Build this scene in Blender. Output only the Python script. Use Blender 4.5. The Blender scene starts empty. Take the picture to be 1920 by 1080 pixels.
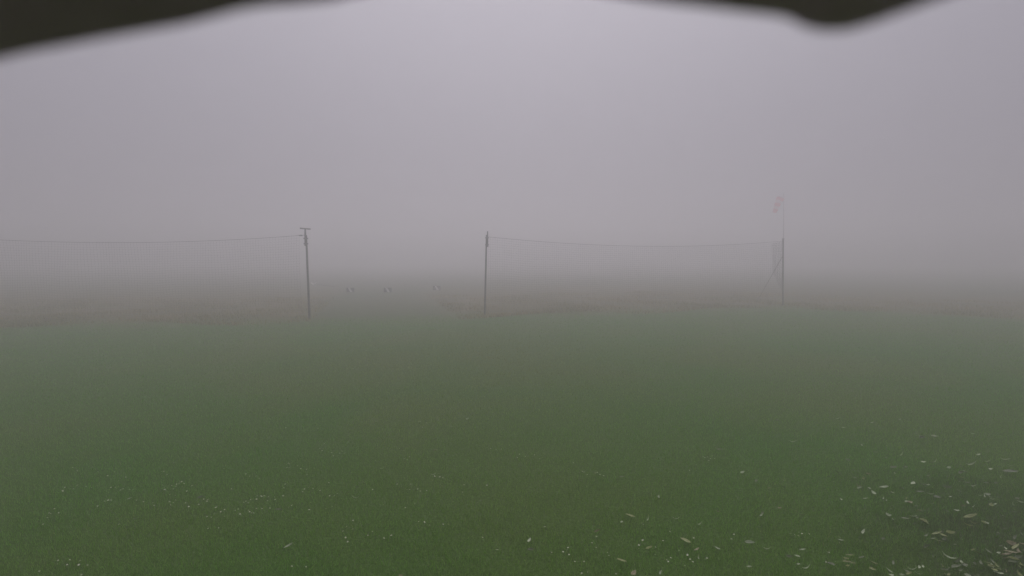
import bpy, bmesh, math, random
import numpy as np
from mathutils import Vector, Matrix

random.seed(7)
rng = np.random.default_rng(7)
sc = bpy.context.scene
COL = sc.collection
R = math.radians

# ------------------------------------------------------------------ camera
CAM_Z = 2.8
F = 1000.0                      # focal length in pixels of the 1920 px wide photograph
PITCH = math.atan(60 / F)       # the horizon lies 60 px above the middle
cam_d = bpy.data.cameras.new('camera')
cam = bpy.data.objects.new('camera', cam_d)
COL.objects.link(cam)
cam.location = (0, 0, CAM_Z)
cam.rotation_euler = (R(90) - PITCH, 0, 0)
cam_d.sensor_width = 36.0
cam_d.lens = 36.0 * F / 1920
cam_d.clip_start = 0.005
cam_d.clip_end = 5000
cam_d.dof.use_dof = True
cam_d.dof.focus_distance = 14.0
cam_d.dof.aperture_fstop = 5.2
sc.camera = cam

# ------------------------------------------------------------------ world, sun, exposure
SUN_EL, SUN_AZ = R(57), R(1)    # the sun stands behind the fog, straight ahead of the camera
w = bpy.data.worlds.new('World'); sc.world = w; w.use_nodes = True
nt = w.node_tree; nt.nodes.clear()
out = nt.nodes.new('ShaderNodeOutputWorld')
bg = nt.nodes.new('ShaderNodeBackground')
sky = nt.nodes.new('ShaderNodeTexSky'); sky.sky_type = 'NISHITA'; sky.sun_disc = False
sky.sun_elevation = SUN_EL; sky.sun_rotation = SUN_AZ
sky.air_density = 1.0; sky.dust_density = 3.0; sky.ozone_density = 1.0
hs = nt.nodes.new('ShaderNodeHueSaturation'); hs.inputs['Saturation'].default_value = 0.10
mx = nt.nodes.new('ShaderNodeMix'); mx.data_type = 'RGBA'
mx.inputs[0].default_value = 0.97
# grey-lilac overcast above the fog, brighter towards the zenith as any overcast sky is: L = Lz (1 + 2 sin h) / 3
tcw = nt.nodes.new('ShaderNodeTexCoord'); sp = nt.nodes.new('ShaderNodeSeparateXYZ')
nt.links.new(tcw.outputs['Generated'], sp.inputs[0])
m1 = nt.nodes.new('ShaderNodeMath'); m1.operation = 'MULTIPLY_ADD'; m1.use_clamp = True
m1.inputs[1].default_value = 2 / 3; m1.inputs[2].default_value = 1 / 3
mxx_ = nt.nodes.new('ShaderNodeMath'); mxx_.operation = 'MAXIMUM'; mxx_.inputs[1].default_value = 0.0
nt.links.new(sp.outputs[2], mxx_.inputs[0]); nt.links.new(mxx_.outputs[0], m1.inputs[0])
vs_ = nt.nodes.new('ShaderNodeVectorMath'); vs_.operation = 'SCALE'; vs_.inputs[0].default_value = (4.95, 4.72, 5.6)
nt.links.new(m1.outputs[0], vs_.inputs['Scale']); nt.links.new(vs_.outputs[0], mx.inputs[7])
nt.links.new(sky.outputs[0], hs.inputs['Color'])
nt.links.new(hs.outputs[0], mx.inputs[6])
nt.links.new(mx.outputs[2], bg.inputs['Color'])
bg.inputs['Strength'].default_value = 0.10
nt.links.new(bg.outputs[0], out.inputs['Surface'])

sun_d = bpy.data.lights.new('sun', 'SUN'); sun = bpy.data.objects.new('sun', sun_d); COL.objects.link(sun)
sun_d.energy = 1.38; sun_d.angle = R(65); sun_d.color = (1.0, 0.955, 0.98)
sdir = Vector((math.sin(SUN_AZ) * math.cos(SUN_EL), math.cos(SUN_AZ) * math.cos(SUN_EL), math.sin(SUN_EL)))
sun.rotation_euler = sdir.to_track_quat('Z', 'Y').to_euler()
sun.location = (0, 0, 50)

sc.view_settings.view_transform = 'Standard'
sc.view_settings.look = 'None'
sc.view_settings.gamma = 1
sc.view_settings.use_curve_mapping = False
sc.view_settings.exposure = 0.0
sc.render.engine = 'CYCLES'
sc.cycles.volume_bounces = 6
sc.cycles.max_bounces = 10
sc.cycles.diffuse_bounces = 3
sc.cycles.use_denoising = True
try:
    sc.cycles.denoiser = 'OPENIMAGEDENOISE'
except Exception:
    pass

# ------------------------------------------------------------------ helpers
FWD = Vector((0, math.cos(PITCH), -math.sin(PITCH)))
UP = Vector((0, math.sin(PITCH), math.cos(PITCH)))
CAM = Vector((0, 0, CAM_Z))

def ray(px, py):
    return FWD + Vector((1, 0, 0)) * ((px - 960) / F) + UP * ((540 - py) / F)

def at(px, py, Y):
    d = ray(px, py)
    return CAM + d * (Y / d.y)

def ground(px, py, z=0.0):
    d = ray(px, py)
    return CAM + d * ((z - CAM_Z) / d.z)

def tag(o, label=None, cat=None, group=None, kind=None):
    if label: o['label'] = label
    if cat: o['category'] = cat
    if group: o['group'] = group
    if kind: o['kind'] = kind
    return o

def link(name, me, parent=None):
    o = bpy.data.objects.new(name, me); COL.objects.link(o)
    if parent is not None: o.parent = parent
    return o

def empty(name, loc, rz=0):
    o = bpy.data.objects.new(name, None); COL.objects.link(o)
    o.location = loc; o.rotation_euler = (0, 0, rz); o.empty_display_size = 0.2
    return o

def mesh_from(verts, faces, mat, smooth=False, name='mesh'):
    me = bpy.data.meshes.new(name); me.from_pydata([tuple(v) for v in verts], [], faces); me.update()
    if mat: me.materials.append(mat)
    if smooth:
        for p in me.polygons: p.use_smooth = True
    return me

def bm_mesh(bm, mat, smooth=False):
    me = bpy.data.meshes.new('mesh'); bmesh.ops.recalc_face_normals(bm, faces=bm.faces)
    bm.to_mesh(me); bm.free()
    for m in (mat if isinstance(mat, (list, tuple)) else [mat]): me.materials.append(m)
    if smooth:
        for p in me.polygons: p.use_smooth = True
    return me

def add_tube(bm, pts, radii, n=10, cap=True, mi=0):
    """a round bar through the points"""
    pts = [Vector(p) for p in pts]
    if not isinstance(radii, (list, tuple)): radii = [radii] * len(pts)
    rings = []
    for i, p in enumerate(pts):
        a = pts[max(0, i - 1)]; b = pts[min(len(pts) - 1, i + 1)]
        t = (b - a).normalized()
        u = t.cross(Vector((0, 0, 1)))
        if u.length < 0.05: u = t.cross(Vector((0, 1, 0)))
        u.normalize(); v = t.cross(u)
        rings.append([bm.verts.new(p + (u * math.cos(2 * math.pi * k / n) + v * math.sin(2 * math.pi * k / n)) * radii[i]) for k in range(n)])
    for i in range(len(rings) - 1):
        for k in range(n):
            f = bm.faces.new((rings[i][k], rings[i][(k + 1) % n], rings[i + 1][(k + 1) % n], rings[i + 1][k])); f.material_index = mi; f.smooth = True
    if cap:
        f = bm.faces.new(rings[0][::-1]); f.material_index = mi
        f = bm.faces.new(rings[-1]); f.material_index = mi

def add_box(bm, c, s, rot=None, bevel=0.0):
    r = bmesh.ops.create_cube(bm, size=1.0)
    M = Matrix.Translation(Vector(c)) @ (rot.to_4x4() if rot else Matrix.Identity(4)) @ Matrix.Diagonal((s[0], s[1], s[2], 1))
    bmesh.ops.transform(bm, matrix=M, verts=r['verts'])
    if bevel:
        es = list({e for v in r['verts'] for e in v.link_edges})
        bmesh.ops.bevel(bm, geom=es, offset=bevel, segments=2, affect='EDGES')

# ------------------------------------------------------------------ materials
def mat(name, col, rough=0.8, spec=0.3, noise=0.0, scale=8.0, col2=None, bump=0.0, metallic=0.0):
    m = bpy.data.materials.new(name); m.use_nodes = True
    t = m.node_tree; b = t.nodes['Principled BSDF']
    b.inputs['Roughness'].default_value = rough
    b.inputs['Specular IOR Level'].default_value = spec
    b.inputs['Metallic'].default_value = metallic
    c2 = col2 or tuple(c * (1 - noise) for c in col)
    tc = t.nodes.new('ShaderNodeTexCoord')
    n = t.nodes.new('ShaderNodeTexNoise'); n.inputs['Scale'].default_value = scale; n.inputs['Detail'].default_value = 5
    cr = t.nodes.new('ShaderNodeValToRGB')
    cr.color_ramp.elements[0].position = 0.35; cr.color_ramp.elements[1].position = 0.65
    cr.color_ramp.elements[0].color = (*col, 1); cr.color_ramp.elements[1].color = (*c2, 1)
    t.links.new(tc.outputs['Object'], n.inputs['Vector']); t.links.new(n.outputs['Fac'], cr.inputs[0])
    t.links.new(cr.outputs[0], b.inputs['Base Color'])
    if bump:
        bp = t.nodes.new('ShaderNodeBump'); bp.inputs['Strength'].default_value = bump; bp.inputs['Distance'].default_value = 0.01
        t.links.new(n.outputs['Fac'], bp.inputs['Height']); t.links.new(bp.outputs[0], b.inputs['Normal'])
    return m

# plan of the place: the net line runs from left (near) to right (far)
BASE_L = ground(580, 598)
BASE_M = ground(909, 590)
BASE_R = ground(1468, 573)
def line_y(x):
    """y of the net line (the edge of the mown lawn) at x"""
    a = BASE_L.y + (BASE_R.y - BASE_L.y) / (BASE_R.x - BASE_L.x) * (x - BASE_L.x)
    b = BASE_L.y + 0.107 * (x - BASE_L.x)
    c = BASE_R.y - 0.8 * (x - BASE_R.x)
    return np.clip(np.minimum(np.maximum(a, b), c), 12, 60)

def noise_node(t, tc, scale, detail=4, out='Fac', dist=0.0):
    n = t.nodes.new('ShaderNodeTexNoise'); n.inputs['Scale'].default_value = scale; n.inputs['Detail'].default_value = detail
    n.inputs['Distortion'].default_value = dist
    t.links.new(tc, n.inputs['Vector']); return n.outputs[out]

def ramp(t, src, p0, p1, c0, c1):
    cr = t.nodes.new('ShaderNodeValToRGB'); e = cr.color_ramp.elements
    e[0].position = p0; e[1].position = p1; e[0].color = (*c0, 1); e[1].color = (*c1, 1)
    t.links.new(src, cr.inputs[0]); return cr.outputs[0]

def mixc(t, fac, a, b, mode='MIX'):
    m = t.nodes.new('ShaderNodeMix'); m.data_type = 'RGBA'; m.blend_type = mode
    for sock, v in ((0, fac), (6, a), (7, b)):
        if isinstance(v, (int, float)): m.inputs[sock].default_value = v
        elif isinstance(v, tuple): m.inputs[sock].default_value = (*v, 1)
        else: t.links.new(v, m.inputs[sock])
    return m.outputs[2]

def math_n(t, op, a, b=0.0, clamp=False):
    m = t.nodes.new('ShaderNodeMath'); m.operation = op; m.use_clamp = clamp
    for i, v in ((0, a), (1, b)):
        if isinstance(v, (int, float)): m.inputs[i].default_value = v
        else: t.links.new(v, m.inputs[i])
    return m.outputs[0]

def brown_patch_mask(t, pos):
    """1 in a dark brown patch of thinner grass under strewn leaves, to the right of the camera"""
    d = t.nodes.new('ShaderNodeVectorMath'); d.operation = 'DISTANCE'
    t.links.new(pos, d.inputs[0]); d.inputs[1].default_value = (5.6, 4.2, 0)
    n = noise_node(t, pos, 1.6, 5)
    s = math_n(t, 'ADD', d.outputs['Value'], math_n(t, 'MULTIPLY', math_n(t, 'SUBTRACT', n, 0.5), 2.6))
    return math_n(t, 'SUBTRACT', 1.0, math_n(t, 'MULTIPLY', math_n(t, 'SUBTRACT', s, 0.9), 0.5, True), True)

GREEN_A, GREEN_B = (0.074, 0.158, 0.026), (0.098, 0.156, 0.034)
def grass_mat(name, a, b, dry, dry_amount, translucent=0.25, var=0.75, lawn_patches=True):
    m = bpy.data.materials.new(name); m.use_nodes = True
    t = m.node_tree; bs = t.nodes['Principled BSDF']
    geo = t.nodes.new('ShaderNodeNewGeometry'); pos = geo.outputs['Position']
    big = ramp(t, noise_node(t, pos, 0.22, 5, dist=0.6), 0.36, 0.64, a, b)
    dr = ramp(t, noise_node(t, pos, 0.9, 6), 0.52, 0.78, (0, 0, 0), (dry_amount,) * 3)
    c = mixc(t, dr, big, dry)
    # a worn olive patch in the middle of the lawn
    if lawn_patches:
        dw = t.nodes.new('ShaderNodeVectorMath'); dw.operation = 'DISTANCE'; t.links.new(pos, dw.inputs[0]); dw.inputs[1].default_value = (-0.6, 14.5, 0)
        wv = math_n(t, 'ADD', dw.outputs['Value'], math_n(t, 'MULTIPLY', noise_node(t, pos, 0.7, 5), 4.0))
        c = mixc(t, math_n(t, 'MULTIPLY', math_n(t, 'SUBTRACT', 8.5, wv), 0.15, True), c, (0.125, 0.128, 0.040))
    rnd = geo.outputs['Random Per Island']
    v = math_n(t, 'ADD', 1 - var / 2, math_n(t, 'MULTIPLY', rnd, var))
    vv = t.nodes.new('ShaderNodeVectorMath'); vv.operation = 'SCALE'
    t.links.new(c, vv.inputs[0]); t.links.new(v, vv.inputs['Scale'])
    c = vv.outputs[0]
    # a few straw-coloured blades
    st = math_n(t, 'GREATER_THAN', rnd, 0.975)
    c = mixc(t, math_n(t, 'MULTIPLY', st, 0.6), c, (0.20, 0.18, 0.09))
    if lawn_patches:
        c = mixc(t, math_n(t, 'MULTIPLY', brown_patch_mask(t, pos), 0.35), c, (0.040, 0.040, 0.024))
    t.links.new(c, bs.inputs['Base Color'])
    bs.inputs['Roughness'].default_value = 0.62
    bs.inputs['Specular IOR Level'].default_value = 0.25
    tr = t.nodes.new('ShaderNodeBsdfTranslucent'); t.links.new(c, tr.inputs['Color'])   # a leaf lets through about as much as it reflects
    ms = t.nodes.new('ShaderNodeAddShader')
    o = [n for n in t.nodes if n.type == 'OUTPUT_MATERIAL'][0]
    t.links.new(bs.outputs[0], ms.inputs[0]); t.links.new(tr.outputs[0], ms.inputs[1]); t.links.new(ms.outputs[0], o.inputs['Surface'])
    return m

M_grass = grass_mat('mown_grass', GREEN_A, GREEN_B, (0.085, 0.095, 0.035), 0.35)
M_dry = grass_mat('rough_dry_grass', (0.130, 0.108, 0.042), (0.095, 0.100, 0.034), (0.16, 0.11, 0.05), 0.7, lawn_patches=False)

def ground_mat():
    m = bpy.data.materials.new('turf_ground'); m.use_nodes = True
    t = m.node_tree; bs = t.nodes['Principled BSDF']
    geo = t.nodes.new('ShaderNodeNewGeometry'); pos = geo.outputs['Position']
    lawn = ramp(t, noise_node(t, pos, 0.22, 5, dist=0.6), 0.36, 0.64, tuple(c * 0.75 for c in GREEN_A), tuple(c * 0.75 for c in GREEN_B))
    fine = ramp(t, noise_node(t, pos, 38, 6), 0.3, 0.7, (0.55,) * 3, (1.35,) * 3)
    lawn = mixc(t, 1.0, lawn, fine, 'MULTIPLY')
    field = ramp(t, noise_node(t, pos, 0.06, 6, dist=1.0), 0.35, 0.65, (0.058, 0.088, 0.030), (0.086, 0.096, 0.040))
    field = mixc(t, 1.0, field, ramp(t, noise_node(t, pos, 3.0, 6), 0.3, 0.7, (0.7,) * 3, (1.25,) * 3), 'MULTIPLY')
    sep = t.nodes.new('ShaderNodeSeparateXYZ'); t.links.new(pos, sep.inputs[0])
    # distance beyond a plane near the net line
    k = (BASE_R.y - BASE_L.y) / (BASE_R.x - BASE_L.x)
    ly = math_n(t, 'ADD', math_n(t, 'MULTIPLY', sep.outputs[0], k), BASE_L.y - k * BASE_L.x)
    l3 = math_n(t, 'ADD', math_n(t, 'MULTIPLY', sep.outputs[0], 0.107), BASE_L.y - 0.107 * BASE_L.x)
    l2 = math_n(t, 'ADD', math_n(t, 'MULTIPLY', sep.outputs[0], -0.8), BASE_R.y + 0.8 * BASE_R.x)
    ly = math_n(t, 'MINIMUM', math_n(t, 'MAXIMUM', ly, l3), l2)
    dd = math_n(t, 'SUBTRACT', sep.outputs[1], ly)
    dd = math_n(t, 'ADD', dd, math_n(t, 'MULTIPLY', math_n(t, 'SUBTRACT', noise_node(t, pos, 0.8, 4), 0.5), 2.5))
    # brown stubble strip behind the nets, cut by the green path through the opening
    pathx = math_n(t, 'ADD', math_n(t, 'MULTIPLY', sep.outputs[1], -0.25), 0.25)
    off = math_n(t, 'ABSOLUTE', math_n(t, 'SUBTRACT', sep.outputs[0], pathx))
    off = math_n(t, 'ADD', off, math_n(t, 'MULTIPLY', math_n(t, 'SUBTRACT', noise_node(t, pos, 0.5, 4), 0.5), 3.0))
    notpath = math_n(t, 'MULTIPLY', math_n(t, 'SUBTRACT', off, 2.4), 0.5, True)
    endm = math_n(t, 'SUBTRACT', 1.0, math_n(t, 'MULTIPLY', math_n(t, 'SUBTRACT', dd, 12.0), 0.06, True), True)
    bf = math_n(t, 'MULTIPLY', math_n(t, 'MULTIPLY', notpath, endm), 0.9)
    field = mixc(t, bf, field, ramp(t, noise_node(t, pos, 0.35, 5), 0.35, 0.65, (0.150, 0.118, 0.048), (0.105, 0.100, 0.040)))
    c = mixc(t, math_n(t, 'MULTIPLY', math_n(t, 'ADD', dd, 2.8), 0.25, True), lawn, field)
    c = mixc(t, math_n(t, 'MULTIPLY', brown_patch_mask(t, pos), 0.7), c, (0.030, 0.026, 0.018))  # ground turns dark brown in the patch right of the camera
    t.links.new(c, bs.inputs['Base Color'])
    bs.inputs['Roughness'].default_value = 0.9; bs.inputs['Specular IOR Level'].default_value = 0.15
    bp = t.nodes.new('ShaderNodeBump'); bp.inputs['Strength'].default_value = 0.6; bp.inputs['Distance'].default_value = 0.03
    t.links.new(noise_node(t, pos, 22, 6), bp.inputs['Height']); t.links.new(bp.outputs[0], bs.inputs['Normal'])
    return m
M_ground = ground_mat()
M_post = mat('weathered_post', (0.175, 0.165, 0.165), 0.75, 0.3, 0.4, 14, bump=0.3)
M_wood = mat('post_wood', (0.12, 0.09, 0.06), 0.85, 0.2, 0.5, 20, bump=0.4)
M_net = mat('dark_cord', (0.045, 0.048, 0.047), 0.8, 0.2, 0.3, 30)
M_rope = mat('dark_rope', (0.035, 0.035, 0.036), 0.85, 0.2, 0.3, 40)
M_steel = mat('galvanised', (0.22, 0.22, 0.23), 0.45, 0.5, 0.3, 60, metallic=0.6)
M_alu = mat('grey_mast', (0.13, 0.13, 0.14), 0.5, 0.4, 0.2, 12)
M_red = mat('red_nylon', (0.85, 0.02, 0.05), 0.7, 0.3, 0.2, 15)
M_white = mat('white_nylon', (0.82, 0.48, 0.52), 0.7, 0.3, 0.1, 15)
M_board = mat('dark_board', (0.075, 0.078, 0.065), 0.7, 0.3, 0.3, 8)
M_wpaint = mat('white_paint', (0.80, 0.79, 0.76), 0.6, 0.3, 0.12, 18)
M_hood = mat('grey_rubber', (0.52, 0.34, 0.62), 0.85, 0.2, 0.25, 30, bump=0.2)

# ------------------------------------------------------------------ the ground
G = 700.0
bm = bmesh.new()
xs = [-G, -200, -60, -40] + list(np.arange(-30, 31, 3.0)) + [40, 60, 200, G]
ys = [-G, -100, -20] + list(np.arange(-5, 46, 2.5)) + [60, 90, 200, G]
def gz(x, y):
    d = math.hypot(x, y)
    a = min(1.0, max(0.0, (d - 45) / 60))
    return a * (0.25 * math.sin(x * 0.045 + 1.3) * math.cos(y * 0.03))
V = [[bm.verts.new((x, y, gz(x, y))) for x in xs] for y in ys]
for j in range(len(ys) - 1):
    for i in range(len(xs) - 1):
        bm.faces.new((V[j][i], V[j][i + 1], V[j + 1][i + 1], V[j + 1][i]))
tag(link('ground', bm_mesh(bm, M_ground, True)), 'wide flat airfield ground of short turf fading into the fog', kind='structure')

# ------------------------------------------------------------------ grass blades (real blades, thinning out with distance)
def clump(x, y):
    return (0.5 + 0.25 * np.sin(x * 5.1 + 2.3 * np.sin(y * 3.7)) + 0.25 * np.sin(y * 6.3 + 1.9 * np.sin(x * 4.3)))

def blades(name, x, y, hgt, wid, lean, m):
    n = len(x)
    a = rng.uniform(0, 2 * np.pi, n)
    la = rng.uniform(0, 2 * np.pi, n)
    L = rng.uniform(0.15, 1.0, n) * lean * hgt
    dx, dy = np.cos(a) * wid / 2, np.sin(a) * wid / 2
    z0 = np.full(n, -0.005)
    hm = hgt * 0.55
    co = np.empty((n, 5, 3))
    co[:, 0] = np.stack([x - dx, y - dy, z0], 1)
    co[:, 1] = np.stack([x + dx, y + dy, z0], 1)
    mxx, myy = x + np.cos(la) * L * 0.3, y + np.sin(la) * L * 0.3
    co[:, 2] = np.stack([mxx + dx * .8, myy + dy * .8, hm], 1)
    co[:, 3] = np.stack([mxx - dx * .8, myy - dy * .8, hm], 1)
    co[:, 4] = np.stack([x + np.cos(la) * L, y + np.sin(la) * L, hgt], 1)
    me = bpy.data.meshes.new(name)
    me.vertices.add(n * 5); me.vertices.foreach_set('co', co.reshape(-1))
    base = np.arange(n)[:, None] * 5
    loops = np.concatenate([base + np.array([[0, 1, 2, 3]]), base + np.array([[3, 2, 4]])], 1).reshape(-1)
    me.loops.add(n * 7); me.loops.foreach_set('vertex_index', loops.astype(np.int32))
    st = (np.arange(n)[:, None] * 7 + np.array([[0, 4]])).reshape(-1)
    me.polygons.add(n * 2); me.polygons.foreach_set('loop_start', st.astype(np.int32))
    me.polygons.foreach_set('loop_total', np.tile([4, 3], n).astype(np.int32))
    me.materials.append(m)
    me.update(calc_edges=True)
    return link(name, me)

def scatter(n, r0, r1, spread=1.15):
    d = r0 * (r1 / r0) ** rng.uniform(0, 1, n)        # density falls with 1 / distance squared
    s = rng.uniform(-spread, spread, n)
    return s * d, d

x, y = scatter(520000, 3.2, 34)
near = np.maximum(1.0, y / 7.0)
inside = rng.uniform(0, 1, len(x)) < np.clip((line_y(x) + 0.4 - y) / 3.5, 0, 1) ** 0.7
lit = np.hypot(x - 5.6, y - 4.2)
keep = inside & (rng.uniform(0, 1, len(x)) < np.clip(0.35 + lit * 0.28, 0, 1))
x, y, near = x[keep], y[keep], near[keep]
h = (0.018 + 0.024 * clump(x, y) + rng.uniform(0, 0.018, len(x))) * np.where(rng.uniform(0, 1, len(x)) < 0.03, 1.7, 1.0)
o = blades('grass', x, y, h, rng.uniform(0.0022, 0.0042, len(x)) * near, 1.1, M_grass)
tag(o, 'short mown wet green grass covering the whole foreground', 'grass', kind='stuff')

# the rough dry strip beyond the nets, open where the gap between the poles is
n = 110000
x = rng.uniform(-42, 50, n); t_ = rng.uniform(0, 1, n) ** 1.6
y = line_y(x) - 1.2 + t_ * 14.0 + 0.8 * np.sin(x * 0.7)
gap = np.abs(x - (0.25 - 0.25 * y)) < 3.2
keep = ~gap & (rng.uniform(0, 1, n) < 0.55 + 0.45 * np.sin(x * 0.9 + np.sin(y * 0.6) * 2))
x, y = x[keep], y[keep]
h = 0.05 + 0.09 * clump(x * 0.3, y * 0.3) + rng.uniform(0, 0.06, len(x))
o = blades('rough_grass', x, y, h, rng.uniform(0.012, 0.028, len(x)), 0.8, M_dry)
tag(o, 'brownish unmown dry grass strip along the foot of the nets', 'grass', kind='stuff')

# ------------------------------------------------------------------ net poles
def post_between(name, a, b, r0, r1, m, parent, n=12):
    """round bar, world points, parent is at parent.location"""
    bm = bmesh.new(); o = parent.location
    pts = [Vector(a) + (Vector(b) - Vector(a)) * t for t in (0, .25, .5, .75, 1)]
    add_tube(bm, [p - o for p in pts], [r0 + (r1 - r0) * t for t in (0, .25, .5, .75, 1)], n)
    return link(name, bm_mesh(bm, m), parent)

def clamp_ring(parent, c, r):
    bm = bmesh.new(); c = Vector(c) - parent.location
    add_tube(bm, [c - Vector((0, 0, .025)), c + Vector((0, 0, .025))], r, 14)
    add_box(bm, c + Vector((0, -r, 0)), (.03, .03, .03))
    return link('clamp', bm_mesh(bm, M_steel), parent)

# left pole with its crossbar
YL = BASE_L.y
pl = empty('net_pole', BASE_L)
tag(pl, 'tall dark leaning net pole topped by a short crossbar', 'pole', 'poles holding the safety nets')
post_between('lower_post', at(580.5, 600, YL) , at(574.0, 441, YL), .052, .040, M_post, pl)
post_between('upper_post', at(572.8, 461, YL - .085), at(572.2, 430, YL - .085), .044, .036, M_post, pl)
bm = bmesh.new(); a, b = at(562.5, 428.0, YL - .085) - pl.location, at(582.0, 429.6, YL - .085) - pl.location
add_tube(bm, [a, (a + b) / 2, b], .028, 8); link('crossbar', bm_mesh(bm, M_post), pl)
clamp_ring(pl, at(573.4, 447, YL - .04), .098); clamp_ring(pl, at(573.6, 457, YL - .04), .098)
bm = bmesh.new(); a, b = at(560, 441.6, YL) - pl.location, at(568, 441.2, YL) - pl.location
add_tube(bm, [a, a * .7 + b * .3, a * .3 + b * .7, b], [.012, .03, .03, .012], 8)
add_tube(bm, [b, at(573, 442, YL) - pl.location], .010, 6); link('turnbuckle', bm_mesh(bm, M_steel), pl)

# middle pole
YM = BASE_M.y
pm = empty('net_pole', BASE_M)
tag(pm, 'tall dark net pole spliced near the top, right side of the opening', 'pole', 'poles holding the safety nets')
post_between('lower_post', at(909, 592, YM), at(912.3, 440.5, YM), .046, .036, M_post, pm)
post_between('upper_post', at(914.0, 463, YM - .08), at(914.2, 433.5, YM - .08), .040, .026, M_post, pm)
clamp_ring(pm, at(913.2, 446, YM - .04), .088); clamp_ring(pm, at(913.0, 459, YM - .04), .088)

# right pole with its brace
YR = BASE_R.y
pr = empty('net_pole', BASE_R)
tag(pr, 'faint grey net pole with a slanting brace, below the windsock', 'pole', 'poles holding the safety nets')
post_between('post', at(1468, 574, YR), at(1468.3, 449.5, YR), .040, .034, M_post, pr)
bm = bmesh.new(); c = at(1468.3, 449.0, YR) - pr.location
add_tube(bm, [c, c + Vector((0, 0, .05))], .06, 12); link('cap', bm_mesh(bm, M_post), pr)
foot = ground(1419, 566)
post_between('brace', foot, at(1467.5, 480, YR), .012, .012, M_post, pr, 8)

# the pole beyond the left edge of the picture that carries the left net
LN = Vector((at(-270, 500, BASE_L.y - 2.0).x, BASE_L.y - 2.0, 0))
pf = empty('net_pole', LN)
tag(pf, 'net pole at the outer end of the left net', 'pole', 'poles holding the safety nets')
post_between('post', LN, LN + Vector((0, 0, 3.95)), .05, .04, M_post, pf)

# ------------------------------------------------------------------ nets
def net(name, A, B, sag, label, cell=0.115, cord=0.0017, top_label=None, foot_gap=0.12):
    """A and B are the upper corners in space"""
    A, B = Vector(A), Vector(B)
    root = empty(name, Vector((A.x, A.y, 0)))
    tag(root, label, 'net', 'safety nets between the poles')
    o = root.location
    L = (B - A).length
    def top(t):
        p = A.lerp(B, t); p.z -= sag * 4 * t * (1 - t); return p
    n = 48
    bm = bmesh.new(); add_tube(bm, [top(i / n) - o for i in range(n + 1)], .0062, 6)
    link('top_rope', bm_mesh(bm, M_rope), root)
    bm = bmesh.new()
    def belly(t, s):                # the net bellies a little in and out
        return 0.10 * math.sin(t * 23 + 1) * math.sin(math.pi * min(1, s)) + 0.05 * math.sin(t * 61 + s * 4)
    nx = int(L / cell); H = max(A.z, B.z)
    nz = int((H - foot_gap) / cell)
    def P(t, s):                    # s = 0 at the rope, 1 at the foot
        p = top(t); z0 = foot_gap + 0.05 * math.sin(t * 37)
        q = Vector((p.x, p.y, p.z + (z0 - p.z) * s)); q.y += belly(t, s)
        return q - o
    for i in range(nx + 1):
        t = i / nx
        add_tube(bm, [P(t, k / 8) for k in range(9)], cord, 3, False)
    for j in range(1, nz + 1):
        s = j / nz
        add_tube(bm, [P(k / 56, s) for k in range(57)], cord, 3, False)
    tag(link('netting', bm_mesh(bm, M_net), root), kind='stuff')
    return root

netL = net('safety_net', LN + Vector((0, 0, 3.88)), at(562, 441.4, YL), 0.42, 'long fine dark net hung left of the crossbar pole')
netR = net('safety_net', at(915, 444.0, YM), at(1467, 452.0, YR), 0.37, 'fine net sagging between the spliced pole and the braced pole', cord=0.0019)
# gathered end of the right net, hanging bunched beside the braced pole
bm = bmesh.new(); o = netR.location
for i in range(22):
    t = i / 21
    pts = []
    for k in range(9):
        s = k / 8
        q = at(1447 + 20 * t, 457 - 4 * t, YR - .12).lerp(at(1450 + 17 * t, 512 + 34 * t, YR - .12), s)
        q.x += 0.03 * math.sin(i * 2.1 + k * 1.7); q.y += 0.05 * math.sin(i * 1.3 + k)
        pts.append(q - o)
    add_tube(bm, pts, .0024, 3, False)
for j in range(16):
    s = j / 15
    a = at(1447, 457, YR - .12).lerp(at(1450, 512, YR - .12), s); b = at(1467, 453, YR - .12).lerp(at(1467, 546, YR - .12), s)
    add_tube(bm, [a - o, (a + b) / 2 - o + Vector((0, .04, -.03)), b - o], .0030, 3, False)
tag(link('gathered_netting', bm_mesh(bm, M_net), netR), kind='stuff')

# ------------------------------------------------------------------ windsock
YW = 56.0
wb = ground(1469.6, 549)
wb = Vector((at(1469.6, 500, YW).x, YW, 0))
ws = empty('windsock', wb)
tag(ws, 'limp red and white striped windsock on a tall thin mast', 'windsock')
post_between('mast', wb, at(1469.6, 362.5, YW), .05, .032, M_alu, ws)
top = at(1469.6, 366, YW)
bm = bmesh.new(); add_tube(bm, [top - ws.location, at(1464.5, 369, YW) - ws.location], .018, 8)
link('swivel_arm', bm_mesh(bm, M_alu), ws)
s0, s1 = at(1463.5, 371.5, YW), at(1452.0, 398.0, YW)
def sock_pt(t):
    p = s0.lerp(s1, t); p.x += -0.03 * math.sin(math.pi * t); return p
def sock_r(t): return 0.38 * (1 - t) + 0.24 * t
bm = bmesh.new()
ax = (sock_pt(.05) - sock_pt(0)).normalized(); u = ax.cross(Vector((0, 1, 0))).normalized(); v = ax.cross(u)
ringp = [sock_pt(0) - ws.location + (u * math.cos(2 * math.pi * k / 16) + v * math.sin(2 * math.pi * k / 16)) * .38 for k in range(17)]
add_tube(bm, ringp, .016, 6, False); link('hoop', bm_mesh(bm, M_alu), ws)
NB = 5
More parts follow.
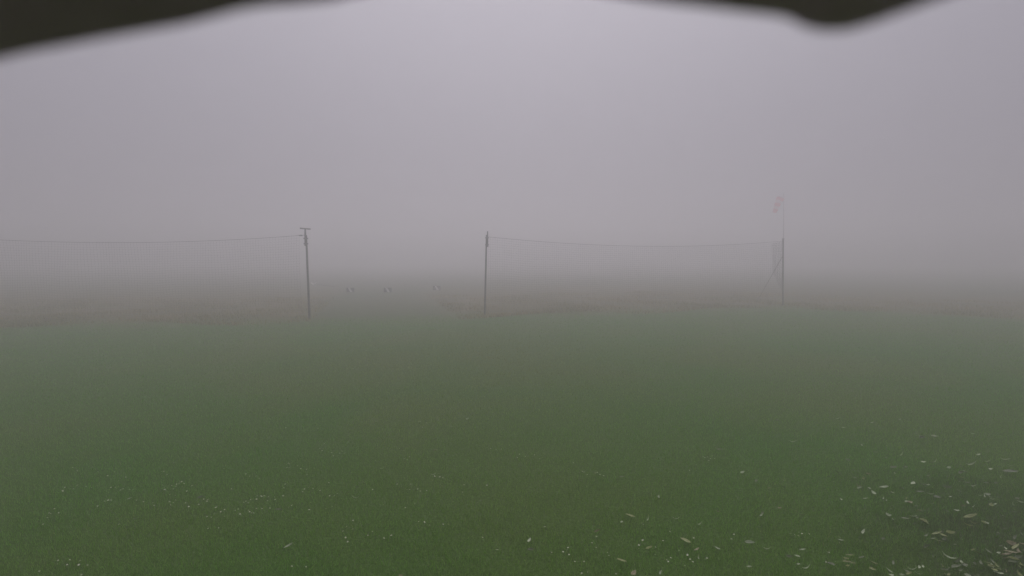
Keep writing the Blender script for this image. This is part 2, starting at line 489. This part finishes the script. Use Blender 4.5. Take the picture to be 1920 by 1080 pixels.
for bnd in range(NB):
    bm = bmesh.new(); rows = []
    for q in range(5):
        t = (bnd + q / 4) / NB
        ax = (sock_pt(min(1, t + .02)) - sock_pt(max(0, t - .02))).normalized()
        u = ax.cross(Vector((0, 1, 0))).normalized(); v = ax.cross(u)
        row = []
        for k in range(20):
            a = 2 * math.pi * k / 20
            r = sock_r(t) * (1 + 0.10 * math.sin(a * 3 + t * 7) * t + 0.04 * math.sin(a * 5 + t * 13))
            row.append(bm.verts.new(sock_pt(t) - ws.location + (u * math.cos(a) * (1 - .25 * t) + v * math.sin(a)) * r))
        rows.append(row)
    for q in range(4):
        for k in range(20):
            bm.faces.new((rows[q][k], rows[q][(k + 1) % 20], rows[q + 1][(k + 1) % 20], rows[q + 1][k]))
    b_ = link('band', bm_mesh(bm, M_red if bnd % 2 == 0 else M_white, True), ws)
    b_['label'] = 'red fabric band' if bnd % 2 == 0 else 'white fabric band'

# ------------------------------------------------------------------ runway markers in the gap
def marker(px, py, label):
    base = ground(px, py + 4.5)
    root = empty('runway_marker', base, R(random.uniform(-6, 6)))
    tag(root, label, 'marker', 'small runway markers beyond the opening')
    bm = bmesh.new(); add_box(bm, (0, 0, .24), (.60, .035, .34), None, .008); link('board', bm_mesh(bm, M_board), root)
    bm = bmesh.new(); vs = [(-.19, 0, .40), (-.03, 0, .40), (.17, 0, .08), (.01, 0, .08)]
    f = [bm.verts.new((a, -.030, c)) for a, b, c in vs]; g = [bm.verts.new((a, -.0205, c)) for a, b, c in vs]
    bm.faces.new(f); bm.faces.new(g[::-1])
    for k in range(4): bm.faces.new((f[k], g[k], g[(k + 1) % 4], f[(k + 1) % 4]))
    link('white_stripe', bm_mesh(bm, M_wpaint), root)
    for s in (-1, 1):
        bm = bmesh.new(); add_box(bm, (s * .22, 0, .035), (.03, .22, .07)); link('foot', bm_mesh(bm, M_board), root)
marker(657, 545, 'leftmost and faintest of the three striped runway markers in the gap')
marker(727, 545, 'middle one of the three striped runway markers in the gap')
marker(819, 541, 'brightest striped runway marker, nearest to the spliced pole')
# a pale curved marker lying by the left pole with its tether
base = ground(587.5, 534)
root = empty('tarpaulin', base)
tag(root, 'pale crumpled strip lying in the field just right of the crossbar pole', 'tarpaulin')
bm = bmesh.new(); rows = []
for i in range(13):
    t = i / 12
    xx = (t - .5) * .50
    rows.append([bm.verts.new((xx, yy, .10 + .07 * math.sin(t * 6.5 + 1) + zz)) for yy, zz in ((-.16, -.02), (-.16, .03), (.16, .07), (.16, .02))])
for i in range(12):
    for k in range(4): bm.faces.new((rows[i][k], rows[i][(k + 1) % 4], rows[i + 1][(k + 1) % 4], rows[i + 1][k]))
bm.faces.new(rows[0]); bm.faces.new(rows[-1][::-1])
link('sheet', bm_mesh(bm, M_wpaint, True), root)
bm = bmesh.new()
a = Vector((.25, 0, .10)); b = ground(628, 537.5) - base
add_tube(bm, [a, a.lerp(b, .3) + Vector((0, 0, -.03)), a.lerp(b, .7), b + Vector((0, 0, .03))], .018, 5)
link('tether', bm_mesh(bm, M_rope), root)

# ------------------------------------------------------------------ fallen leaves
def leaf_mat(name, col, col2):
    m = bpy.data.materials.new(name); m.use_nodes = True
    t = m.node_tree; bs = t.nodes['Principled BSDF']
    oi = t.nodes.new('ShaderNodeObjectInfo'); tc = t.nodes.new('ShaderNodeTexCoord')
    c = mixc(t, oi.outputs['Random'], col, col2)
    n = ramp(t, noise_node(t, tc.outputs['Object'], 60, 4), 0.3, 0.75, (1.1,) * 3, (0.6,) * 3)
    c = mixc(t, 1.0, c, n, 'MULTIPLY')
    t.links.new(c, bs.inputs['Base Color'])
    bs.inputs['Roughness'].default_value = 0.45; bs.inputs['Specular IOR Level'].default_value = 0.4
    return m
L_PALE = leaf_mat('pale_leaf', (0.42, 0.48, 0.30), (0.29, 0.34, 0.21))
L_GREEN = leaf_mat('yellow_green_leaf', (0.24, 0.27, 0.09), (0.17, 0.20, 0.06))
L_BROWN = leaf_mat('brown_leaf', (0.26, 0.24, 0.12), (0.16, 0.14, 0.07))
L_DULL = leaf_mat('dull_leaf', (0.14, 0.17, 0.085), (0.10, 0.125, 0.06))
USED = {}
def where_words(px, py):
    row = 'at the bottom edge' if py > 1055 else 'low down' if py > 1005 else 'below mid lawn' if py > 945 else 'midway down' if py > 890 else 'far out'
    col = 'by the right edge' if px > 1860 else 'near the right corner' if px > 1780 else 'right of the group' if px > 1700 else 'in the leaf group' if px > 1620 else 'left of the leaf group'
    return row, col
def leaf_label(px, py, l, an, kd, sh):
    size = 'tiny' if l < 7.5 else 'small' if l < 10.5 else 'middling' if l < 13.5 else 'long'
    colour = {'p': 'pale', 'g': 'yellow green', 'd': 'grey green', 'b': 'brown'}[kd]
    shape = ['narrow', 'oval', 'curled', 'broad', 'sliver'][sh]
    a = an % 180
    if kd == 'g' and size == 'middling': size = 'large'
    if kd == 'g': colour = 'yellow-green'
    d = 'crosswise' if a < 22 or a > 158 else 'slanting up right' if a < 68 else 'pointing away' if a < 112 else 'slanting down right'
    row, col = where_words(px, py)
    return f'{size} {colour} {shape} leaf {d}, {row}, {col}'
MATS = {'p': L_PALE, 'g': L_GREEN, 'b': L_BROWN, 'd': L_DULL}

def leaf_mesh(wr, fold, curl, twist, m, seed):
    """leaf of length 1 along x, folded along the midrib, curled upward at the ends, thin but solid"""
    r = random.Random(seed); N = 8; rows = []
    bm = bmesh.new()
    for side in (0, 1):
        grid = []
        for i in range(N + 1):
            t = i / N
            wd = wr * (math.sin(math.pi * t ** 0.85)) ** 0.8 * 0.5 if 0 < t < 1 else 0.008
            z = curl * ((t - .5) ** 2 * 4 - .3) * 0.3
            bend = 0.10 * math.sin(t * 3 + seed)
            row = []
            for k in (-1, -.5, 0, .5, 1):
                yy = k * wd; zz = z + abs(k) * wd * fold + 0.012 * r.uniform(-1, 1)
                a = twist * (t - .5)
                row.append(bm.verts.new((t - .5, bend + yy * math.cos(a) - zz * math.sin(a) * .3, yy * math.sin(a) + zz - side * 0.012)))
            grid.append(row)
        rows.append(grid)
    for s, g in enumerate(rows):
        for i in range(N):
            for k in range(4):
                f = (g[i][k], g[i + 1][k], g[i + 1][k + 1], g[i][k + 1])
                bm.faces.new(f if s == 0 else f[::-1])
    for i in range(N):
        for k in (0, 4):
            bm.faces.new((rows[0][i][k], rows[0][i + 1][k], rows[1][i + 1][k], rows[1][i][k]))
    for i in (0, N):
        for k in range(4):
            bm.faces.new((rows[0][i][k], rows[0][i][k + 1], rows[1][i][k + 1], rows[1][i][k]))
    # short stalk
    add_tube(bm, [(-.5, 0.10 * math.sin(seed), 0), (-.66, 0.10 * math.sin(seed) + .02, .01)], .010, 4)
    return bm_mesh(bm, m, True)

LM = {}
for key, m in MATS.items():
    LM[key] = [leaf_mesh(wr, fo, cu, tw, m, i) for i, (wr, fo, cu, tw) in enumerate([(.30, .6, .6, .5), (.36, .3, .3, 0), (.22, 1.0, .9, 1.0), (.55, .4, .5, .3), (.14, .8, 1.0, .2)])]

def put_leaf(px, py, lpx, ang, kind, shape, label, group=None, name='leaf', z=0.050):
    """lpx: apparent length in the photograph's pixels, ang: direction on the ground"""
    p = ground(px, py, z)
    L = 0.86 * lpx * (p - CAM).length / F
    o = link(name, LM[kind][shape])
    o.location = p; o.scale = (L,) * 3
    o.rotation_euler = (R(random.uniform(-18, 42)), R(random.uniform(-22, 14)), R(ang))
    tag(o, label, 'leaf', group)
    return o

# single leaves one can point at  (px, py, length px, angle, colour, shape, label)
SING = [
 (667, 932, 17, -12, 'p', 4, 'pale curled leaf lying alone in the middle left of the lawn'),
 (541, 1024, 18, 30, 'p', 0, 'pale leaf at the bottom edge right of the left flower patches'),
 (814, 888, 14, 0, 'p', 4, 'thin straight pale leaf left of the middle of the lawn'),
 (717, 877, 10, 0, 'p', 4, 'small pale leaf sliver above the curled leaf'),
 (816, 844, 11, 10, 'b', 3, 'small brownish leaf in the middle distance left of centre'),
 (876, 785, 7, 20, 'p', 3, 'tiny pale leaf far out near the middle of the lawn'),
 (993, 1013, 17, 85, 'p', 1, 'upright pale oval leaf at the bottom near the middle'),
 (995, 1031, 16, 5, 'd', 0, 'dull flat leaf just below the upright oval leaf'),
 (1182, 967, 20, 10, 'g', 1, 'broad green leaf highest in the bottom middle group'),
 (1165, 979, 10, 80, 'p', 3, 'small round pale leaf beside the broad green leaf'),
 (1214, 973, 14, 45, 'p', 4, 'slim curved pale leaf right of the broad green leaf'),
 (1268, 971, 17, -25, 'p', 4, 'slim pale leaf slanting down to the right, lower middle'),
 (1312, 981, 12, 12, 'p', 4, 'short pale sliver leaf at the end of the slanting row'),
 (1236, 932, 14, 75, 'p', 0, 'lone upright pale leaf above the lower middle group'),
 (1286, 1014, 24, -42, 'g', 1, 'yellow green leaf with dark spots, stalk towards a brown leaf'),
 (1306, 1030, 12, 20, 'b', 3, 'pinkish brown leaf touching the spotted yellow green leaf'),
 (1344, 1028, 14, -45, 'p', 0, 'pale leaf slanting down right of the brown leaf'),
 (1217, 1028, 16, 15, 'g', 0, 'small green leaf left of the spotted one'),
 (1187, 1074, 16, 50, 'b', 3, 'light brown leaf at the very bottom edge, right of the middle'),
 (1166, 1051, 20, -5, 'g', 1, 'flat yellow green leaf close to the bottom edge'),
 (1239, 1074, 12, 55, 'p', 0, 'pale leaf tip at the bottom edge beside the brown one'),
 (1309, 1046, 14, 70, 'p', 4, 'narrow upright pale leaf below the brown leaf'),
 (1405, 1018, 20, 5, 'p', 0, 'wide pale wrinkled leaf left of the lower right group'),
 (1371, 1011, 8, 60, 'p', 3, 'little pale leaf between spotted and wrinkled leaves'),
 (1438, 1028, 14, -20, 'p', 4, 'thin pale leaf right of the wrinkled leaf'),
 (1405, 1063, 10, -30, 'p', 0, 'small pale leaf below the wrinkled leaf'),
 (1392, 885, 9, -10, 'p', 3, 'bright small leaf in the right half above all groups'),
 (1486, 827, 14, -8, 'p', 4, 'long bright sliver leaf far out on the right side'),
 (1569, 784, 11, 5, 'p', 4, 'farthest pale sliver leaf on the right side'),
 (1459, 788, 10, 0, 'd', 0, 'faint dull leaf left of the farthest sliver leaf'),
 (1581, 802, 7, -35, 'p', 0, 'small pale leaf below the farthest sliver leaf'),
 (1442, 789, 6, -10, 'p', 4, 'tiny bright leaf leftmost of the far right ones'),
 (1615, 834, 7, 50, 'p', 3, 'small pale leaf right of the long bright sliver'),
 (1635, 792, 5, -30, 'p', 3, 'speck sized leaf far out on the right'),
 (1752, 818, 11, -25, 'p', 0, 'pale leaf alone far out near the right edge'),
 (1728, 821, 18, 30, 'd', 0, 'dull leaf left of the lone pale leaf far right'),
 (1824, 813, 6, -60, 'p', 3, 'tiny upright pale leaf close to the right edge'),
 (1687, 786, 5, 0, 'p', 3, 'speck sized pale leaf between the two far ones'),
 (1732, 866, 9, -60, 'p', 3, 'bright triangular leaf in the right part of the lawn'),
 (1752, 865, 12, 8, 'p', 4, 'faint narrow leaf right of the bright triangular leaf'),
 (687, 657, 4, 20, 'p', 3, 'distant pale leaf speck high on the lawn left of centre'),
 (1166, 894, 14, -20, 'd', 1, 'dull leaf in the lawn right of centre'),
 (1120, 996, 14, 8, 'b', 0, 'reddish brown leaf above the bottom edge near the middle'),
 (741, 1069, 12, 5, 'd', 4, 'dull leaf at the bottom edge left of the middle'),
 (751, 1079, 9, 40, 'b', 3, 'brown leaf cut by the bottom edge left of the middle'),
 (376, 932, 11, 30, 'd', 1, 'flat dull leaf among the left flower patches'),
 (243, 935, 8, 35, 'p', 0, 'bright leaf bit in the left flower patches'),
 (522, 956, 14, 15, 'd', 0, 'dull leaf beside the centre left flower patch'),
 (254, 973, 9, -40, 'd', 3, 'small grey leaf above the bottom left corner'),
 (932, 1031, 9, -35, 'p', 0, 'little pale leaf near the bottom middle, left of the oval one'),
 (901, 938, 6, 0, 'd', 3, 'tiny dull leaf in the middle of the lawn'),
 (1417, 901, 8, 50, 'd', 3, 'dull round leaf below the bright small leaf'),
 (1427, 966, 6, 20, 'p', 3, 'pair like pale leaf speck above the wrinkled leaf'),
 (1346, 958, 11, -20, 'b', 4, 'thin reddish leaf above the lower middle group'),
 (1349, 843, 12, 15, 'd', 0, 'dull leaf far out right of the centre'),
]
for s in SING: put_leaf(*s)

# leaves in the strewn lower right, individually placed where the photograph shows them
G1 = 'pale leaves strewn over the lower right of the lawn'
LAB = {'p': 'pale narrow leaf, one of many strewn over the lower right lawn',
       'g': 'yellow green leaf, one of several strewn over the lower right lawn',
       'd': 'dull grey green leaf, one of many strewn over the lower right lawn',
       'b': 'brown leaf, one of several strewn in the lower right corner'}
STREW = [(1612,915,10,-5,'p',0),(1630,915,6,0,'p',3),(1637,924,12,80,'p',3),(1658,914,15,-30,'p',0),(1623,935,9,-10,'p',0),
 (1656,934,4,60,'p',3),(1662,938,4,60,'p',3),(1700,941,11,30,'p',0),(1711,906,11,40,'p',3),(1732,908,18,5,'d',1),(1726,922,14,10,'d',1),
 (1744,926,12,-50,'p',0),(1758,932,13,-60,'d',1),(1777,914,12,-30,'d',0),(1782,931,5,-60,'p',3),(1824,910,12,5,'p',4),
 (1815,942,9,75,'p',1),(1824,949,10,20,'p',4),(1795,957,9,-50,'p',3),(1666,966,18,35,'p',1),(1675,974,9,70,'p',0),(1697,972,12,-20,'d',1),
 (1712,968,11,-30,'p',0),(1730,976,22,40,'g',3),(1783,980,10,70,'p',1),(1820,970,24,0,'g',0),(1828,980,14,-70,'g',4),(1816,983,13,-65,'g',4),
 (1845,979,10,5,'g',3),(1850,980,7,0,'p',3),(1868,906,8,10,'d',0),(1820,869,16,-5,'p',4),(1851,864,10,-20,'p',4),(1884,860,13,-22,'p',4),
 (1896,872,10,-50,'p',4),(1858,879,6,-60,'p',3),(1876,894,11,40,'p',4),(1895,884,20,-30,'d',1),(1809,884,8,-60,'p',4),(1802,887,14,20,'d',0),
 (1779,876,7,0,'p',3),(1834,852,7,0,'p',3),(1845,930,12,40,'p',4),(1852,926,8,-20,'p',3),(1856,931,8,70,'p',4),(1861,935,7,-60,'p',4),(1838,928,8,-50,'p',4),
 (1866,945,5,0,'p',3),(1913,941,10,-70,'p',0),(1907,934,7,0,'d',3),(1880,967,6,50,'d',3),(1689,852,12,25,'p',4),(1720,856,10,5,'d',4),(1661,858,6,20,'d',3),
 (1677,887,5,60,'p',3),(1675,876,14,20,'d',1),(1698,876,13,20,'d',0),(1628,889,10,5,'b',0),(1642,848,9,-10,'d',0),
 (1750,1010,9,-30,'p',0),(1757,1000,18,15,'g',1),(1782,1000,20,20,'g',0),(1768,1003,14,-70,'g',3),(1790,1021,8,40,'d',3),
 (1575,1013,14,-5,'p',0),(1576,1019,10,80,'g',0),(1576,1008,8,-70,'p',4),(1505,1031,12,-15,'p',0),(1497,1057,6,-20,'p',3),(1512,1063,16,-8,'p',4),
 (1495,1043,10,-40,'p',0),(1480,1044,14,10,'d',0),(1594,1041,14,-20,'g',1),(1588,1053,14,0,'g',1),(1590,1062,14,40,'g',0),(1598,1056,15,-70,'g',0),(1587,1047,12,20,'g',1),
 (1616,1045,13,40,'d',1),(1637,1055,14,-20,'g',3),(1636,1067,12,-50,'g',1),(1667,1070,12,-80,'p',0),(1671,1078,8,0,'p',3),
 (1711,1066,14,-35,'p',4),(1723,1063,7,60,'p',3),(1730,1062,6,80,'p',3),(1699,1071,12,-55,'d',0),(1705,1076,12,10,'g',0),(1724,1075,12,-45,'p',4),(1691,1078,8,-20,'p',0),
 (1780,1043,20,-50,'p',4),(1793,1050,20,20,'d',4),(1750,1043,8,40,'d',0),(1831,1050,11,70,'d',0),(1826,1056,9,45,'d',3),(1840,1055,12,70,'d',1),
 (1853,1055,13,-60,'g',1),(1862,1052,11,80,'d',0),(1858,1062,14,10,'g',0),(1870,1060,11,75,'g',0),(1866,1069,12,-80,'g',1),(1872,1067,9,20,'g',3),
 (1872,1036,6,0,'p',3),(1885,1028,6,80,'p',3),(1877,1024,8,20,'d',0),(1896,1035,18,-20,'b',1),(1888,1040,16,-10,'b',0),(1905,1025,16,30,'g',1),(1912,1034,14,60,'b',0),
 (1900,1048,14,-30,'g',0),(1898,1053,12,0,'d',1),(1915,1000,12,60,'d',0),(1904,1008,12,30,'d',0),(1895,1017,14,-10,'b',3),(1910,1045,14,20,'d',1),(1918,1060,14,70,'g',0),
 (1814,1078,9,-20,'p',3),(1828,1077,14,-25,'d',4),(1913,1076,12,80,'g',0),(1775,1066,14,10,'d',4),(1770,1069,12,-10,'d',0),(1793,1062,16,5,'d',1),
 (1802,1070,12,20,'d',0),(1770,1010,8,10,'d',3),(1736,1004,7,0,'d',3),(1655,1009,8,30,'d',3),(1645,1001,9,-10,'d',4),(1885,992,7,-10,'d',0),(1871,999,6,30,'d',3),
 (1901,960,9,-40,'d',0),(1848,905,8,5,'d',3),(1740,893,10,10,'d',0),(1765,880,6,0,'d',4),(1812,905,9,-40,'d',0),(1690,915,10,10,'d',3)]
for a in STREW:
    px, py, l, an, kd, sh = a
    put_leaf(px, py, l, an + random.uniform(-5, 5), kd, sh, leaf_label(px, py, l, an, kd, sh), {'p': G1, 'g': 'yellow green leaves in the lower right', 'd': 'dull leaves in the lower right', 'b': 'brown leaves in the lower right'}[kd])
# fill towards and past the corner
for i in range(42):
    px = 1930 - abs(random.gauss(0, 150)); py = 1095 - abs(random.gauss(0, 95))
    if px < 1450 or py < 800: continue
    kd = random.choice('dddbggdp'); l, an, sh = random.uniform(7, 14), random.uniform(0, 180), random.randrange(5)
    put_leaf(px, py, l, an, kd, sh, leaf_label(px, py, l, an, kd, sh),
             {'p': G1, 'g': 'yellow green leaves in the lower right', 'd': 'dull leaves in the lower right', 'b': 'brown leaves in the lower right'}[kd], z=0.038)

# scattered bits farther up and towards the middle
for i in range(38):
    px = random.uniform(1420, 1905); py = random.uniform(835, 1000)
    kd = random.choice('dddpgb'); l, an, sh = random.uniform(5, 10), random.uniform(0, 180), random.randrange(5)
    put_leaf(px, py, l, an, kd, sh, leaf_label(px, py, l, an, kd, sh),
             {'p': G1, 'g': 'yellow green leaves in the lower right', 'd': 'dull leaves in the lower right', 'b': 'brown leaves in the lower right'}[kd])

# ------------------------------------------------------------------ small white flowers
def daisy_mesh(seed, n=9):
    r = random.Random(seed); bm = bmesh.new()
    add_tube(bm, [(0, 0, -.05), (r.uniform(-.004, .004), r.uniform(-.004, .004), -.018), (0, 0, 0)], .0009, 4, True, 2)
    for k in range(n):
        a = 2 * math.pi * k / n + r.uniform(-.1, .1); c, s = math.cos(a), math.sin(a)
        l = r.uniform(.0078, .0098); wd = .0030; up = r.uniform(.0, .004)
        pts = [(.002, -wd * .4, 0), (l * .7, -wd, up * .6), (l, 0, up), (l * .7, wd, up * .6), (.002, wd * .4, 0)]
        t = [bm.verts.new((x * c - y * s, x * s + y * c, z + .0006)) for x, y, z in pts]
        bm.faces.new(t)
    q = bmesh.ops.create_uvsphere(bm, u_segments=8, v_segments=4, radius=.0028, matrix=Matrix.Translation((0, 0, .001)) @ Matrix.Diagonal((1, 1, .6, 1)))
    for f in {f for v in q['verts'] for f in v.link_faces}: f.material_index = 1
    me = bpy.data.meshes.new('daisy'); bm.to_mesh(me); bm.free()
    for m in (M_petal, M_yolk, M_stem): me.materials.append(m)
    return me
M_petal = mat('white_petals', (0.66, 0.68, 0.56), 0.7, 0.2, 0.1, 200)
M_yolk = mat('yellow_disc', (0.45, 0.36, 0.08), 0.8, 0.2, 0.1, 200)
M_stem = mat('flower_stem', (0.07, 0.11, 0.04), 0.7, 0.2, 0.1, 50)
DM = [daisy_mesh(i, 8 + i) for i in range(4)]
n_daisy = 0
def put_daisy(px, py, label, group, s=1.0):
    global n_daisy
    if n_daisy >= 298: return
    n_daisy += 1
    p = ground(px, py, 0.052)
    o = link('daisy', random.choice(DM)); o.location = p
    k = s * random.uniform(.65, 1.1); o.scale = (k, k, 1)
    o.rotation_euler = (R(random.uniform(-5, 30)), R(random.uniform(-15, 15)), R(random.uniform(0, 360)))
    tag(o, label, 'flower', group)
PATCH = [  # centre px, spread, count, where
 ([(305,910),(309,918),(322,911),(331,908),(340,904),(336,907),(341,903),(360,911),(337,904),(325,917),(319,927),(308,914),(313,921),(330,912),(350,921),(345,907),(329,929),(303,885),(307,884),(313,890)], 'dense left flower patch'),
 ([(326,868),(418,874),(420,879),(434,917),(468,893),(480,893),(486,897),(461,889),(541,869),(538,877),(558,873),(535,908),(532,915),(318,941),(325,943),(320,947),(354,950),(348,943),(329,938)], 'scattered left of centre'),
 ([(382,936),(390,937),(388,940),(373,946),(406,951),(414,960),(421,956),(396,970),(388,969),(420,969),(404,952)], 'small left of centre group near the bottom'),
 ([(457,942),(461,940),(470,937),(481,936),(482,930),(491,931),(495,930),(503,932),(516,937),(515,932),(531,930),(502,939),(465,943)], 'curved row in the left middle'),
 ([(441,957),(447,955),(450,964),(466,957),(468,960),(472,962),(476,962),(481,954),(491,954),(506,953),(521,955),(541,951),(547,948),(390,991),(410,990)], 'lower row in the left middle'),
 ([(136,877),(145,883),(174,876),(184,884),(185,887),(215,885),(202,892),(222,902),(236,895),(145,910),(122,914),(118,921),(138,917),(161,913),(172,914),(94,927),(117,920),(208,914),(216,914),(231,917),(226,919),(243,918),(250,918),(183,949),(203,938),(196,940),(208,938),(256,938),(269,941),(287,943),(289,948),(95,963),(110,962),(89,971),(92,962),(102,954),(81,983),(223,983)], 'left side scatter'),
 ([(107,1058),(126,1059),(164,1060),(148,1059),(150,1052),(83,1079),(153,1078),(74,1071),(131,1050),(109,1051)], 'bottom left corner group'),
 ([(536,802),(596,803),(597,804),(600,841),(607,841),(608,832),(604,845),(622,849),(625,855),(634,854),(637,850),(645,850),(647,850),(626,840),(641,846),(629,862),(649,864),(543,870),(558,874),(564,879),(575,880),(576,890),(589,878),(542,877),(617,905)], 'middle left scatter'),
 ([(489,930),(535,908),(568,922),(571,917),(579,914),(587,916),(600,920),(598,917),(618,930),(627,930),(632,926),(616,905),(580,956),(582,942),(611,954),(622,950)], 'left centre row'),
 ([(650,988),(643,996),(661,992),(648,1008),(652,1016),(690,1004),(698,997),(711,1005),(720,1009),(734,1004),(733,1004),(662,976)], 'bottom group left of the middle'),
 ([(716,776),(722,775),(728,777),(733,781),(786,791),(788,790),(792,801),(792,807),(800,793),(749,841),(757,845),(758,860),(763,862),(768,857),(704,864)], 'far patch in the middle'),
 ([(745,908),(753,912),(763,918),(768,918),(770,908),(783,917),(788,921),(800,920),(815,893),(825,894),(830,896),(870,909),(867,923),(913,910),(778,945),(760,952),(719,947),(699,918)], 'middle row of the lawn'),
 ([(785,978),(796,979),(806,985),(831,983),(841,983),(905,1008),(547,1062),(574,1063),(558,1061)], 'thin scatter near the bottom middle'),
 ([(900,835),(910,831),(913,839),(920,841),(930,843),(940,842),(955,835),(938,819),(970,858),(974,852),(985,856),(1002,853),(1012,860)], 'centre of the lawn'),
 ([(1095,885),(1101,890),(1117,887),(1120,886),(1125,890),(1132,892),(1075,868),(1092,884)], 'right of centre far patch'),
 ([(1318,856),(1322,858),(1327,857),(1332,860),(1336,855),(1329,864),(1305,872),(1293,882),(1305,883),(1340,860)], 'patch on the right of the lawn'),
 ([(1118,1006),(1118,1027),(1065,1027),(1035,1036),(1067,1040),(1056,1035),(1095,1053),(1078,1053),(1139,1036),(1142,1042),(1091,1075),(1102,1073),(1110,1018),(1022,988),(1204,981),(1206,984),(1205,1013)], 'bottom middle scatter'),
 ([(1198,1029),(1198,1022),(1229,1026),(1243,1014),(1228,1040),(1250,1050),(1253,1053),(1258,1046),(1273,1032),(1289,1041),(1294,1049),(1299,1054),(1284,1061),(1326,1047),(1289,1040),(1155,1076),(1376,1002),(1301,1009),(1256,997),(1257,992)], 'between the bottom middle leaves'),
 ([(1482,1001),(1490,1003),(1498,998),(1504,1001),(1497,1005),(1517,1001),(1549,1054),(1554,1036),(1566,1053),(1553,1065),(1542,1040),(1628,1000)], 'between the lower right leaves'),
 ([(1523,898),(1540,893),(1545,902),(1530,901),(1492,908),(1497,905),(1500,910),(1550,825),(1558,806),(1562,809)], 'right side far patch'),
 ([(380,764),(386,760),(396,763),(375,766),(160,790),(145,785),(200,795),(205,800),(190,800),(120,813),(112,812),(64,826),(38,862),(5,833),(10,836),(2,876),(6,878)], 'far left scatter'),
 ([(502,742),(515,746),(531,750),(545,749),(572,748),(594,743),(600,745),(599,744),(756,747),(1380,770),(1385,768),(1022,740),(1030,738),(1370,686),(1375,688)], 'far scatter high on the lawn'),
]
for pts, where in PATCH:
    lab = 'white daisy in the ' + where if not where.startswith(('scattered', 'between')) else 'white daisy ' + where
    cx_, cy_ = sum(p[0] for p in pts) / len(pts), sum(p[1] for p in pts) / len(pts)
    lo, hi, far_, near_ = min(p[0] for p in pts), max(p[0] for p in pts), min(p[1] for p in pts), max(p[1] for p in pts)
    for px, py in pts:
        side = ('leftmost' if px == lo else 'rightmost' if px == hi else 'nearest' if py == near_ else 'farthest' if py == far_ else
                ('rear ' if py < cy_ else 'front ') + ('left part' if px < cx_ - (cx_ - lo) * .5 else 'left middle part' if px < cx_ else 'right middle part' if px < cx_ + (hi - cx_) * .5 else 'right part'))
        put_daisy(px, py, lab + ', ' + side.replace(' middle part', ' middle'), 'tiny daisies, ' + where, 1.05)

# ------------------------------------------------------------------ the weather hood over the camera, on its post
D0 = 0.085
LIP = [(-420, 198), (-250, 162), (-100, 134), (0, 111), (60, 97), (120, 86), (200, 71), (280, 57), (350, 45), (400, 32), (450, 19), (500, 11), (560, 7), (620, 1), (660, -9), (720, -22),
       (800, -30), (880, -32), (960, -32), (1040, -27), (1120, -15), (1180, -4), (1240, 5), (1320, 14), (1400, 24), (1455, 30), (1482, 36), (1505, 50), (1545, 59), (1590, 57), (1630, 46), (1675, 30),
       (1735, 8), (1790, -12), (1860, -38), (1950, -58), (2100, -80), (2300, -95)]
post = empty('camera_post', (0, -0.26, 0))
tag(post, 'wooden post behind the viewpoint that carries the hood', 'post')
bm = bmesh.new(); add_box(bm, (0, 0, 1.45), (.09, .09, 2.90), None, .006); link('timber', bm_mesh(bm, M_wood), post)
hood = empty('camera_hood', (0, -0.20, CAM_Z + .07))
tag(hood, 'dark grey weather hood with a wavy lip hanging blurred over the top of the view', 'hood')
o = hood.location
bm = bmesh.new(); rows = []
for px, py in LIP:
    lip = at(px, py, D0)
    d = lip - o
    xx = lip.x
    back_z = CAM_Z + 0.085 - 0.10 * (xx / 0.2) ** 2 * 0.3
    prof = []
    for (yy, zz) in ((D0, lip.z), (D0 - .004, lip.z + .0005), (D0 - .03, lip.z * .72 + back_z * .28), (D0 - .10, lip.z * .3 + back_z * .7), (-.20, back_z),
                     (-.20, back_z + .006), (D0 - .10, lip.z * .3 + back_z * .7 + .007), (D0 - .03, lip.z * .72 + back_z * .28 + .008), (D0 - .002, lip.z + .012), (D0 + .0015, lip.z + .004)):
        prof.append(bm.verts.new((xx - o.x, yy - o.y, zz - o.z)))
    rows.append(prof)
n = len(rows[0])
for i in range(len(rows) - 1):
    for k in range(n):
        bm.faces.new((rows[i][k], rows[i + 1][k], rows[i + 1][(k + 1) % n], rows[i][(k + 1) % n]))
bm.faces.new(rows[0]); bm.faces.new(rows[-1][::-1])
link('rubber_flap', bm_mesh(bm, M_hood, True), hood)
bm = bmesh.new(); add_box(bm, (0, -.006, .03), (.10, .008, .09), None, .002); link('mounting_plate', bm_mesh(bm, M_steel), hood)
for s in (-1, 1):
    bm = bmesh.new(); add_tube(bm, [(s * .035, -.002, .055), (s * .035, .004, .055)], .006, 6); link('screw', bm_mesh(bm, M_steel), hood)

# ------------------------------------------------------------------ the fog
bm = bmesh.new(); add_box(bm, (0, 0, 4.7), (2 * G + 40, 2 * G + 40, 12.0))
r_ = bpy.data.meshes.new('haze'); bm.to_mesh(r_); bm.free()
hz = link('haze', r_); tag(hz, 'dense pale fog lying over the whole field', 'fog', kind='stuff')
m = bpy.data.materials.new('fog'); m.use_nodes = True; t = m.node_tree; t.nodes.clear()
oo = t.nodes.new('ShaderNodeOutputMaterial'); pv = t.nodes.new('ShaderNodeVolumePrincipled')
pv.inputs['Color'].default_value = (0.965, 0.946, 0.962, 1)
pv.inputs['Density'].default_value = 0.029
pv.inputs['Anisotropy'].default_value = 0.75
t.links.new(pv.outputs[0], oo.inputs['Volume'])
r_.materials.append(m)
